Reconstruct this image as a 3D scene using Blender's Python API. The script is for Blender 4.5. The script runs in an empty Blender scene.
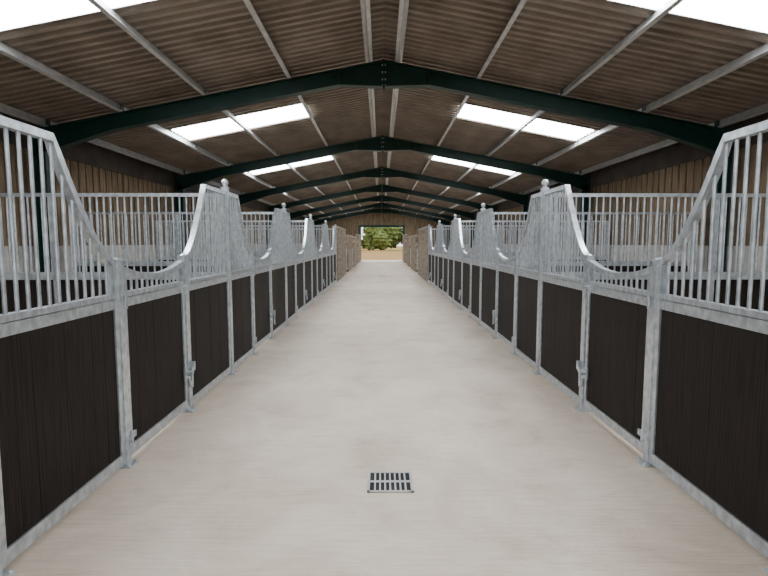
import bpy, math, random
from mathutils import Vector
random.seed(7)
D = bpy.data
scene = bpy.context.scene

# ------------------------------------------------------------------ materials
def new_mat(name):
    m = D.materials.new(name); m.use_nodes = True
    nt = m.node_tree
    return m, nt, nt.nodes["Principled BSDF"]

def N(nt, t, **kw):
    n = nt.nodes.new(t)
    for k, v in kw.items():
        if k in n.inputs: n.inputs[k].default_value = v
        else: setattr(n, k, v)
    return n

def ramp(nt, fac, stops):
    r = nt.nodes.new("ShaderNodeValToRGB")
    e = r.color_ramp.elements
    while len(e) > 1: e.remove(e[-1])
    e[0].position = stops[0][0]; e[0].color = (*stops[0][1], 1)
    for p, c in stops[1:]:
        x = e.new(p); x.color = (*c, 1)
    nt.links.new(fac, r.inputs[0])
    return r

def noise_mat(name, c1, c2, scale=5, rough=.6, metal=0, vec=(1,1,1), bump=0, detail=4, lo=.3, hi=.7, spec=.5):
    m, nt, b = new_mat(name)
    tc = N(nt, "ShaderNodeTexCoord"); mp = N(nt, "ShaderNodeMapping")
    mp.inputs["Scale"].default_value = vec
    nt.links.new(tc.outputs["Object"], mp.inputs[0])
    no = N(nt, "ShaderNodeTexNoise", Scale=scale, Detail=detail)
    nt.links.new(mp.outputs[0], no.inputs["Vector"])
    r = ramp(nt, no.outputs["Fac"], [(lo, c1), (hi, c2)])
    nt.links.new(r.outputs[0], b.inputs["Base Color"])
    b.inputs["Roughness"].default_value = rough
    b.inputs["Metallic"].default_value = metal
    b.inputs["Specular IOR Level"].default_value = spec
    if bump:
        bp = N(nt, "ShaderNodeBump", Strength=bump, Distance=.01)
        nt.links.new(no.outputs["Fac"], bp.inputs["Height"])
        nt.links.new(bp.outputs[0], b.inputs["Normal"])
    return m

galv = noise_mat("galvanised_steel", (.38,.42,.455), (.62,.665,.705), 22, .34, .7, (1,1,.7), 0, 8, .34,.66)
galv_p = noise_mat("purlin_steel", (.44,.455,.46), (.62,.63,.63), 6, .42, .4)
board = noise_mat("dark_stained_boards", (.006,.0045,.004), (.026,.019,.015), 3, .6, 0, (26,26,.9), .3, 5, .3,.8, spec=.15)
green = noise_mat("green_painted_steel", (.002,.024,.019), (.004,.036,.028), 4, .42, spec=.3)
fibre = noise_mat("fibre_cement_sheet", (.20,.165,.135), (.30,.255,.215), 2, .85, 0, (1,.6,1), .05, spec=.2)
wood = noise_mat("larch_cladding", (.085,.06,.038), (.22,.16,.10), 2.5, .85, 0, (6,6,.7), .2, spec=.2)
eaves_shade = noise_mat("eaves_shade_band", (.03,.024,.018), (.06,.048,.038), 3, .9)  # dark colour paints in the shade under the eaves
conc_panel = noise_mat("concrete_panel", (.27,.26,.24), (.42,.40,.37), 3, .85, 0, (1,1,1), .1)
blockm = noise_mat("stone_block", (.085,.066,.048), (.40,.33,.25), 3.2, .9, 0, (1,1.3,2), .4, 5)
mortar = noise_mat("mortar", (.12,.105,.085), (.2,.175,.15), 5, .95)
black = noise_mat("drain_dark", (.008,.008,.008), (.015,.014,.013), 5, .9)
grass = noise_mat("dry_grass", (.36,.15,.035), (.17,.16,.03), .16, .95, 0, (1,.5,1), .2)
leaf = noise_mat("hedge_leaves", (.035,.07,.012), (.20,.25,.06), 2.2, .8, 0, (1,1,1), .4)

sky_m, nt, b = new_mat("glowing_grp_sheet")
b.inputs["Base Color"].default_value = (.85,.88,.9,1)
b.inputs["Roughness"].default_value = .4
b.inputs["Emission Color"].default_value = (.96,.98,1,1)
b.inputs["Emission Strength"].default_value = 15.5  # emission stands in for daylight coming through the rooflight sheets

floor_m, nt, b = new_mat("tamped_concrete")
tc = N(nt, "ShaderNodeTexCoord")
mp = N(nt, "ShaderNodeMapping"); mp.inputs["Scale"].default_value = (1.1, 24, 1)
nt.links.new(tc.outputs["Object"], mp.inputs[0])
n1 = N(nt, "ShaderNodeTexNoise", Scale=2.4, Detail=6, Roughness=.7)
nt.links.new(mp.outputs[0], n1.inputs["Vector"])
n2 = N(nt, "ShaderNodeTexNoise", Scale=1.5, Detail=8, Roughness=.68, Distortion=.5)
nt.links.new(tc.outputs["Object"], n2.inputs["Vector"])
n4 = N(nt, "ShaderNodeTexNoise", Scale=.35, Detail=3, Roughness=.5)
nt.links.new(tc.outputs["Object"], n4.inputs["Vector"])
n3 = N(nt, "ShaderNodeTexNoise", Scale=60, Detail=2)
nt.links.new(tc.outputs["Object"], n3.inputs["Vector"])
r1 = ramp(nt, n2.outputs["Fac"], [(.26,(.50,.405,.32)),(.43,(.66,.56,.455)),(.56,(.73,.63,.52)),(.72,(.80,.71,.60))])
r2 = ramp(nt, n1.outputs["Fac"], [(.32,(.80,.785,.77)),(.5,(.94,.935,.93)),(.62,(1,1,1))])
r4 = ramp(nt, n4.outputs["Fac"], [(.35,(.88,.87,.855)),(.6,(1,1,1))])
mx = N(nt, "ShaderNodeMixRGB", blend_type='MULTIPLY'); mx.inputs[0].default_value = 1
nt.links.new(r1.outputs[0], mx.inputs[1]); nt.links.new(r2.outputs[0], mx.inputs[2])
mx2 = N(nt, "ShaderNodeMixRGB", blend_type='MULTIPLY'); mx2.inputs[0].default_value = 1
nt.links.new(mx.outputs[0], mx2.inputs[1]); nt.links.new(r4.outputs[0], mx2.inputs[2])
nt.links.new(mx2.outputs[0], b.inputs["Base Color"])
b.inputs["Roughness"].default_value = .5
add = N(nt, "ShaderNodeMath", operation='ADD')
mul = N(nt, "ShaderNodeMath", operation='MULTIPLY'); mul.inputs[1].default_value = .4
nt.links.new(n3.outputs["Fac"], mul.inputs[0])
nt.links.new(n1.outputs["Fac"], add.inputs[0]); nt.links.new(mul.outputs[0], add.inputs[1])
bp = N(nt, "ShaderNodeBump", Strength=.6, Distance=.012)
nt.links.new(add.outputs[0], bp.inputs["Height"]); nt.links.new(bp.outputs[0], b.inputs["Normal"])

# ------------------------------------------------------------------ mesh builder
class MB:
    def __init__(s): s.v=[]; s.f=[]; s.m=[]; s.sm=[]; s.mats=[]
    def mi(s, mat):
        if mat not in s.mats: s.mats.append(mat)
        return s.mats.index(mat)
    def add(s, vs, fs, mat, smooth=False):
        o=len(s.v); s.v+=[tuple(v) for v in vs]; i=s.mi(mat)
        for f in fs: s.f.append([o+k for k in f]); s.m.append(i); s.sm.append(smooth)
    def box(s,x0,x1,y0,y1,z0,z1,mat):
        x0,x1=min(x0,x1),max(x0,x1); y0,y1=min(y0,y1),max(y0,y1); z0,z1=min(z0,z1),max(z0,z1)
        v=[(x0,y0,z0),(x1,y0,z0),(x1,y1,z0),(x0,y1,z0),(x0,y0,z1),(x1,y0,z1),(x1,y1,z1),(x0,y1,z1)]
        s.add(v,[(0,3,2,1),(4,5,6,7),(0,1,5,4),(1,2,6,5),(2,3,7,6),(3,0,4,7)],mat)
    def cyl(s,p0,p1,r,mat,n=8,r1=None):
        p0=Vector(p0);p1=Vector(p1); d=(p1-p0).normalized()
        a=Vector((1,0,0)) if abs(d.x)<.9 else Vector((0,1,0))
        u=d.cross(a).normalized(); w=d.cross(u)
        r1=r if r1 is None else r1
        vs=[]
        for p,rr in ((p0,r),(p1,r1)):
            for i in range(n):
                t=2*math.pi*i/n; vs.append(p+u*math.cos(t)*rr+w*math.sin(t)*rr)
        fs=[(i,(i+1)%n,n+(i+1)%n,n+i) for i in range(n)]
        s.add(vs,fs,mat,True)
        s.add(vs[:n],[tuple(range(n))[::-1]],mat); s.add(vs[n:],[tuple(range(n))],mat)
    def sphere(s,c,r,mat,nu=14,nv=9):
        vs=[];fs=[]
        for j in range(nv+1):
            ph=math.pi*j/nv
            for i in range(nu):
                t=2*math.pi*i/nu
                vs.append((c[0]+r*math.sin(ph)*math.cos(t),c[1]+r*math.sin(ph)*math.sin(t),c[2]+r*math.cos(ph)))
        for j in range(nv):
            for i in range(nu):
                a=j*nu+i;b_=j*nu+(i+1)%nu
                fs.append((a,a+nu,b_+nu,b_))
        s.add(vs,fs,mat,True)
    def ribbon(s,path,x0,x1,th,mat):
        n=len(path);vs=[]
        for i,(y,z) in enumerate(path):
            a=path[max(i-1,0)];b_=path[min(i+1,n-1)]
            dy,dz=b_[0]-a[0],b_[1]-a[1];L=math.hypot(dy,dz);ny,nz=-dz/L*th/2,dy/L*th/2
            vs+=[(x0,y+ny,z+nz),(x1,y+ny,z+nz),(x1,y-ny,z-nz),(x0,y-ny,z-nz)]
        fs=[(0,1,2,3),(4*n-4,4*n-1,4*n-2,4*n-3)]
        for i in range(n-1):
            for k in range(4):
                a=4*i+k;b_=4*i+(k+1)%4
                fs.append((a,b_,b_+4,a+4))
        s.add(vs,fs,mat)
    def extrude(s,poly,y0,y1,mat):
        n=len(poly)
        vs=[(x,y0,z) for x,z in poly]+[(x,y1,z) for x,z in poly]
        fs=[tuple(range(n)),tuple(range(n,2*n))[::-1]]+[(i,n+i,n+(i+1)%n,(i+1)%n) for i in range(n)]
        s.add(vs,fs,mat)
    def mesh(s,name):
        me=D.meshes.new(name); me.from_pydata(s.v,[],s.f)
        for m in s.mats: me.materials.append(m)
        me.polygons.foreach_set("material_index",s.m)
        me.polygons.foreach_set("use_smooth",s.sm)
        me.update(); 
        import bmesh
        bm=bmesh.new(); bm.from_mesh(me); bmesh.ops.recalc_face_normals(bm,faces=bm.faces); bm.to_mesh(me); bm.free()
        return me
    def obj(s,name,loc=(0,0,0)):
        return place(s.mesh(name),name,loc)
def place(me,name,loc):
    o=D.objects.new(name,me); o.location=loc; scene.collection.objects.link(o); return o

# ------------------------------------------------------------------ dimensions
HW=1.88
P=3.62
Y0=2.42
A=1.08; B=2.26
SPAN=6.15
YS,YE=-3.1,44.9
BAY=6.0
APEX=4.90; SL=.1934
def roofz(x): return APEX-abs(x)*SL
Z1,Z2,ZT=1.145,1.25,2.19

# ------------------------------------------------------------------ stall fronts
def curve_down(y0,y1):
    s=1 if y1>y0 else -1
    L=abs(y1-y0); flat=L-.60
    pts=[(y0,ZT),(y0+s*flat,ZT)]
    for i in range(1,15):
        t=i/14
        pts.append((y0+s*(flat+.60*t), ZT-(ZT-1.46)*(1-(1-t)**1.55)))
    return pts
def zat(path,y):
    for (a,za),(b_,zb) in zip(path[:-1],path[1:]):
        if min(a,b_)-1e-6<=y<=max(a,b_)+1e-6 and a!=b_:
            return za+(zb-za)*(y-a)/(b_-a)
    return path[-1][1]

def planks(m,s,y0,y1,z0,z1,x0=.012,x1=.042):
    n=max(1,round((y1-y0)/.145)); w=(y1-y0)/n
    for i in range(n):
        j=random.uniform(0,.002)
        m.box(s*(x0+j),s*x1,y0+i*w+.001,y0+(i+1)*w-.001,z0,z1,board)
    m.box(s*(x0+.008),s*(x1-.006),y0,y1,z0,z1,board)

def infill(m,s,y0,y1,path,zb=.03):
    t=.045
    m.box(0,s*.05,y0,y1,zb,zb+.075,galv)
    m.box(0,s*.05,y0,y0+t,zb+.075,zat(path,y0),galv)
    m.box(0,s*.05,y1-t,y1,zb+.075,zat(path,y1),galv)
    planks(m,s,y0+t,y1-t,zb+.075,Z1)
    m.box(0,s*.05,y0+t,y1-t,Z1,Z2-.04,galv)
    m.box(-s*.003,s*.053,y0+t,y1-t,Z2-.034,Z2,galv)
    m.ribbon(path,-s*.001,s*.051,.045,galv)
    n=round((y1-y0-2*t)/.082)
    w=(y1-y0-2*t)/n
    for i in range(n):
        y=y0+t+(i+.5)*w
        m.cyl((s*.025,y,Z2-.02),(s*.025,y,zat(path,y)),.0105,galv,8)

def post(m,s,y,h,w,ball=False):
    m.box(-s*.010,s*(w-.008),y-w/2,y+w/2,.008,h,galv)
    m.box(-s*.05,s*(w+.03),y-w/2-.03,y+w/2+.03,0,.010,galv)
    for dx in (-.034,w+.014):
        for dy in (-w/2-.016,w/2+.016):
            m.cyl((s*dx,y+dy,.01),(s*dx,y+dy,.026),.009,galv_p,6)
    m.box(-s*.016,s*(w-.002),y-w/2-.006,y+w/2+.006,h,h+.012,galv)
    cx=s*(w/2-.008)
    if ball:
        m.cyl((cx,y,h+.012),(cx,y,h+.04),.022,galv,12,.014)
        m.sphere((cx,y,h+.072),.043,galv)
    else:
        m.cyl((cx,y,h+.012),(cx,y,h+.024),.026,galv,12,.012)

def front_mesh(s,last,start=0.0):
    m=MB()
    post(m,s,start,2.245,.07,True)
    if last: post(m,s,P,2.245,.07,True)
    post(m,s,A,1.475,.06); post(m,s,B,1.475,.06)
    ya,yb=start+.037,A-.032
    infill(m,s,ya,yb,curve_down(ya,yb))
    yc,yd=B+.032,P-.037
    infill(m,s,yc,yd,curve_down(yd,yc)[::-1])
    d0,d1=A+.040,B-.040
    path=[(d0+(d1-d0)*i/16, 1.335+.085*abs(2*i/16-1)**2.0) for i in range(17)]
    infill(m,s,d0,d1,path,.05)
    for z in (.20,1.18):
        m.cyl((-s*.020,A+.034,z-.045),(-s*.020,A+.034,z+.045),.012,galv,10)
        m.box(-s*.014,-s*.002,A+.034,A+.115,z-.022,z+.022,galv)
        m.box(-s*.018,-s*.010,A-.03,A+.034,z-.022,z+.022,galv)
    z=1.20
    m.box(-s*.014,0,B-.15,B-.045,z-.028,z+.028,galv)
    m.cyl((-s*.024,B-.17,z),(-s*.024,B+.02,z),.009,galv,8)
    m.cyl((-s*.024,B-.15,z),(-s*.032,B-.165,z-.07),.008,galv,8)
    m.box(-s*.036,-s*.010,B-.012,B+.012,z-.02,z+.02,galv)
    z=.38
    m.box(-s*.014,0,B-.125,B-.045,z-.05,z+.05,galv)
    m.cyl((-s*.07,B-.09,z),(0,B-.09,z),.018,galv,10)
    m.cyl((-s*.065,B-.09,z),(-s*.075,B-.12,z-.11),.013,galv,8)
    m.cyl((-s*.065,B-.09,z),(-s*.05,B-.0,z+.05),.013,galv,8)
    m.cyl((-s*.075,B-.12,z-.11),(-s*.085,B-.19,z-.08),.013,galv,8)
    m.cyl((-s*.085,B-.19,z-.08),(-s*.085,B-.20,z-.03),.013,galv,8)
    m.box(-s*.06,-s*.010,B-.014,B+.014,z+.02,z+.10,galv)
    return m.mesh("stable_stall_front")
for s in (-1,1):
    me=front_mesh(s,False); mel=front_mesh(s,True); mef=front_mesh(s,False,-.17)
    for k in range(-1,5):
        if k==-1:
            place(me,"stable_stall_front",(s*HW,Y0-.17-P,0))
        else:
            place(mef if k==0 else (mel if k==4 else me),"stable_stall_front",(s*HW,Y0+k*P,0))

# ------------------------------------------------------------------ dividers
def part_mesh(s):
    m=MB()
    L=SPAN-HW-.17; x0=.075
    m.box(s*x0,s*L,-.025,.025,.03,.10,galv)
    m.box(s*x0,s*L,-.025,.025,1.16,Z2,galv)
    m.box(s*x0,s*L,-.022,.022,ZT-.04,ZT,galv)
    m.box(s*x0,s*(x0+.045),-.025,.025,.0,ZT,galv)
    m.box(s*(L-.05),s*L,-.025,.025,0,ZT,galv)
    mid=(x0+L)/2
    m.box(s*(mid-.02),s*(mid+.02),-.025,.025,.1,ZT,galv)
    n=28;w=(L-x0-.09)/n
    for i in range(n):
        a=x0+.045+i*w
        m.box(s*(a+.0015),s*(a+w-.0015),-.016,.016,.10,1.16,board)
    n=48;w=(L-x0-.09)/n
    for i in range(n):
        a=x0+.045+(i+.5)*w
        m.cyl((s*a,0,Z2),(s*a,0,ZT-.03),.0105,galv,8)
    return m.mesh("stall_divider")
for s in (-1,1):
    me=part_mesh(s)
    for k in range(-1,6):
        place(me,"stall_divider",(s*HW,Y0+k*P-(.17 if k<1 else 0),0))

# ------------------------------------------------------------------ floor & drain
m=MB()
m.box(-SPAN-.3,SPAN+.3,YS-2,YE+2.5,-.03,0,floor_m)
m.obj("floor")

def drain(y,x=.0):
    m=MB(); w=.15
    m.box(-w,w,-w*.95,w*.95,.0005,.003,black)
    f=.016
    m.box(-w,w,-w*.95,-w*.95+f,.001,.008,galv_p); m.box(-w,w,w*.95-f,w*.95,.001,.008,galv_p)
    m.box(-w,-w+f,-w*.95,w*.95,.001,.008,galv_p); m.box(w-f,w,-w*.95,w*.95,.001,.008,galv_p)
    m.box(-w,w,-.010,.010,.001,.008,galv_p)
    n=8
    for i in range(1,n):
        a=-w+f+(2*w-2*f)*i/n
        m.box(a-.0055,a+.0055,-w*.93,w*.93,.001,.0075,galv_p)
    m.obj("floor_drain",(x,y,0))
drain(3.23,.01); drain(24.5,0)

# ------------------------------------------------------------------ portal frames
def beam(m,pt,pb):
    n=len(pt)
    for a in range(n-1):
        t0,t1,b0,b1=pt[a],pt[a+1],pb[a],pb[a+1]
        m.extrude([t0,t1,b1,b0],-.006,.006,green)
        th=.014
        m.extrude([t0,t1,(t1[0],t1[1]-th),(t0[0],t0[1]-th)],-.085,.085,green)
        m.extrude([(b0[0],b0[1]+th),(b1[0],b1[1]+th),b1,b0],-.085,.085,green)
def portal_mesh(name="portal_frame"):
    m=MB()
    RT=APEX-.19
    E=SPAN-.10
    for s in (-1,1):
        xs=[0,.62,.78,E-1.4,E]; dp=[.44,.30,.265,.265,.44]
        top=[(s*x,RT-x*SL) for x in xs]; bot=[(s*x,RT-x*SL-d) for x,d in zip(xs,dp)]
        beam(m,top,bot)
        m.box(s*.001,s*.016,-.095,.095,RT-.50,RT+.005,green)
        for z in (.08,.2,.32,.42):
            for y in (-.055,.055):
                m.cyl((s*.016,y,RT-z),(s*.036,y,RT-z),.014,galv_p,6)
        m.box(s*.775,s*.787,-.083,.083,RT-.78*SL-.26,RT-.78*SL-.01,green)
        for x in PX:
            if x>.5:
                zt=RT-x*SL
                m.box(s*(x-.05),s*(x-.042),-.06,.06,zt-.01,zt+.14,green)
        ze=RT-E*SL
        m.box(s*(E-.22),s*(E-.206),-.085,.085,.012,ze-.38,green)
        m.box(s*(E-.014),s*E,-.085,.085,.012,ze,green)
        m.box(s*(E-.206),s*(E-.014),-.006,.006,.012,ze-.25,green)
        m.box(s*(E-.27),s*(E+.03),-.12,.12,0,.012,green)
    return m.mesh(name)
PX=[.27,1.66,3.12,4.56,5.85]
pm=portal_mesh()
k=0
while YS+k*BAY<=YE+.01:
    place(pm,"portal_frame",(0,YS+k*BAY,0)); k+=1

# ------------------------------------------------------------------ purlins
m=MB()
for s in (-1,1):
    for x in PX:
        z=roofz(x)-.04
        c=1/math.hypot(1,SL); ux,uz=s*c,-SL*c
        nx=-s*SL*c; nz=-c
        def q(a,b_): return (s*x+ux*a+nx*b_, z+uz*a+nz*b_)
        H=.15;t=.005;F=.055
        for (a0,a1,b0,b1) in ((-t/2,t/2,0,H),(0,F,0,t),(-F,0,H-t,H),(F-t,F,0,.018),(-F,-F+t,H-.018,H)):
            m.extrude([q(a0,b0),q(a1,b0),q(a1,b1),q(a0,b1)],YS,YE,galv_p)
m.obj("roof_purlins")

# ------------------------------------------------------------------ corrugated roof (profiled sheets)
def corr(m,s,xa,xb,ya,yb,mat,pitch=.18,amp=.036):
    prof=[(0,-1),(.40,-1),(.5,1),(.90,1)]
    pts=[]
    k=int(math.floor(ya/pitch))-1
    while k*pitch<yb+pitch:
        for f,h in prof: pts.append(((k+f)*pitch,h*amp))
        k+=1
    def h(y):
        for (a,ha),(b_,hb) in zip(pts[:-1],pts[1:]):
            if a<=y<=b_: return ha+(hb-ha)*(y-a)/(b_-a)
        return 0
    row=[(ya,h(ya))]+[p for p in pts if ya+1e-4<p[0]<yb-1e-4]+[(yb,h(yb))]
    vs=[];fs=[]
    for y,dz in row:
        vs+=[(s*xa,y,roofz(xa)+dz),(s*xb,y,roofz(xb)+dz)]
    for i in range(len(row)-1): fs.append((2*i,2*i+1,2*i+3,2*i+2))
    m.add(vs,fs,mat,False)
RY0,RY1=YS-.3,YE+.3
SK0,SK1=4.92,5.98
SXa,SXb=1.70,4.52
skz=[]
k=-1
while SK1+k*BAY<YE:
    skz.append((SK0+k*BAY,SK1+k*BAY)); k+=1
m=MB()
for s in (-1,1):
    corr(m,s,.0,SXa,RY0,RY1,fibre); corr(m,s,SXb,SPAN+.35,RY0,RY1,fibre)
    y=RY0
    for a,b_ in skz:
        if a<y: continue
        corr(m,s,SXa,SXb,y,a,fibre); y=b_
    corr(m,s,SXa,SXb,y,RY1,fibre)
for s in (-1,1):
    m.extrude([(0,APEX+.05),(s*.3,roofz(.3)+.05),(s*.3,roofz(.3)+.06),(0,APEX+.06)],RY0,RY1,fibre)
m.obj("ceiling")
i=1
for s in (-1,1):
    for a,b_ in skz:
        m=MB(); corr(m,s,SXa,SXb,a,b_,sky_m); m.obj("window_%d"%i); i+=1

# ------------------------------------------------------------------ side walls
for s,nm in ((-1,"wall_left"),(1,"wall_right")):
    m=MB(); X=SPAN-.04
    y=YS
    while y<YE-.01:
        y1=min(y+1.5,YE)
        m.box(s*X,s*(X+.12),y+.003,y1-.003,0,1.55,conc_panel); y=y1
    y=YS;i=0
    while y<YE:
        o=.0 if i%2 else .025
        m.box(s*(X+.02+o),s*(X+.043+o),y,min(y+.15,YE),1.55,3.72,wood)
        y+=.125;i+=1
    m.box(s*(X-.01),s*(X+.02),YS,YE,3.22,3.66,eaves_shade)  # added dark strip, stands for eaves shade above the boarding
    m.obj(nm)
m=MB()
x=-SPAN+.05;i=0
while x<SPAN-.05:
    o=0 if i%2 else .025
    xc=x+.07
    z0=3.05 if abs(xc)<HW+.02 else 0
    m.box(x,x+.15,YE+.12+o,YE+.143+o,z0,roofz(xc)-.05,wood)
    x+=.125;i+=1
m.box(-HW-.2,HW+.2,YE+.10,YE+.118,3.0,3.2,green)
m.box(-HW-.20,-HW,YE+.10,YE+.2,0,3.0,green); m.box(HW,HW+.20,YE+.10,YE+.2,0,3.0,green)
m.obj("wall_back")

# block-built stores beyond the stalls
YB=Y0+5*P+.06
def blockwall(s,ya,yb,h):
    m=MB()
    bh=.225; bl=.45; z=0; r=0
    x0,x1=HW-.02,HW+.16
    m.box(s*(x0+.010),s*(x1-.010),ya+.01,yb-.01,0,h-.01,mortar)
    while z<h-.01:
        y=ya-(bl/2 if r%2 else 0)
        while y<yb:
            a=max(y,ya);c=min(y+bl,yb)
            if c-a>.05:
                j=random.uniform(-.010,.006)
                m.box(s*(x0+j),s*x1,a+.007,c-.007,z+.007,min(z+bh,h)-.006,blockm)
            y+=bl
        z+=bh;r+=1
    m.box(s*(x0-.02),s*(x1+.02),ya,yb,h,h+.05,conc_panel)
    m.obj("block_wall")
for s in (-1,1):
    blockwall(s,YB+.05,YB+5.3,2.25)
    blockwall(s,YB+7.2,YB+11.5,2.0)
    blockwall(s,YB+13.4,YB+17.2,2.0)
    blockwall(s,YB+19.0,YE-.3,2.25)
    for a in (YB+5.35,YB+11.55):
        m=MB()
        for z in (.2,.45,.7,.95,1.2): m.cyl((0,.06,z),(0,1.76,z),.02,galv,8)
        for y in (.06,.9,1.76): m.cyl((0,y,.12 if y!=.9 else .2),(0,y,1.24),.022,galv,8)
        m.cyl((0,.0,0),(0,.0,1.4),.03,galv,10)
        m.obj("field_gate",(s*(HW+.07),a+.05,0))

# ------------------------------------------------------------------ outside
m=MB(); m.box(-150,150,-60,260,-.08,-.03,grass); m.obj("ground")
import bmesh
def hedge():
    bm=bmesh.new()
    for i in range(110):
        x=-30+60*random.random(); y=random.uniform(-3,3)
        h=random.uniform(1.0,2.2); z=random.choice([.9,2.0,3.2,4.3])+random.uniform(-.4,.4)
        r=bmesh.ops.create_icosphere(bm,subdivisions=3,radius=h)
        for v in r['verts']:
            n=v.co.normalized()
            k=1+.16*math.sin(n.x*9+i)*math.sin(n.y*8+i*2)+.12*math.sin(n.z*13+i*3)+random.uniform(-.12,.12)
            v.co=v.co*k; v.co.z*=.9
            v.co+=Vector((x,y,z))
            v.co.z=max(v.co.z,0)
    me=D.meshes.new("hedgerow"); bm.to_mesh(me); bm.free(); me.materials.append(leaf)
    place(me,"hedgerow",(0,112,-.03))
hedge()

# ------------------------------------------------------------------ light
w=D.worlds.new("World"); scene.world=w; w.use_nodes=True
nt=w.node_tree; bg=nt.nodes["Background"]
bg.inputs[0].default_value=(.94,.97,1,1); bg.inputs[1].default_value=2.3
sd=D.lights.new("sun","SUN"); sd.energy=3; sd.angle=math.radians(3); sd.color=(1,.92,.8)
so=D.objects.new("sun",sd); scene.collection.objects.link(so)
so.rotation_euler=(math.radians(-12),math.radians(40),0)

# ------------------------------------------------------------------ camera
cd=D.cameras.new("camera"); cam=D.objects.new("camera",cd); scene.collection.objects.link(cam)
cd.sensor_width=36; cd.lens=500/768*36
cam.location=(-.05,0,1.6)
cam.rotation_euler=(math.radians(90-5.14),0,math.radians(-.34))
scene.camera=cam
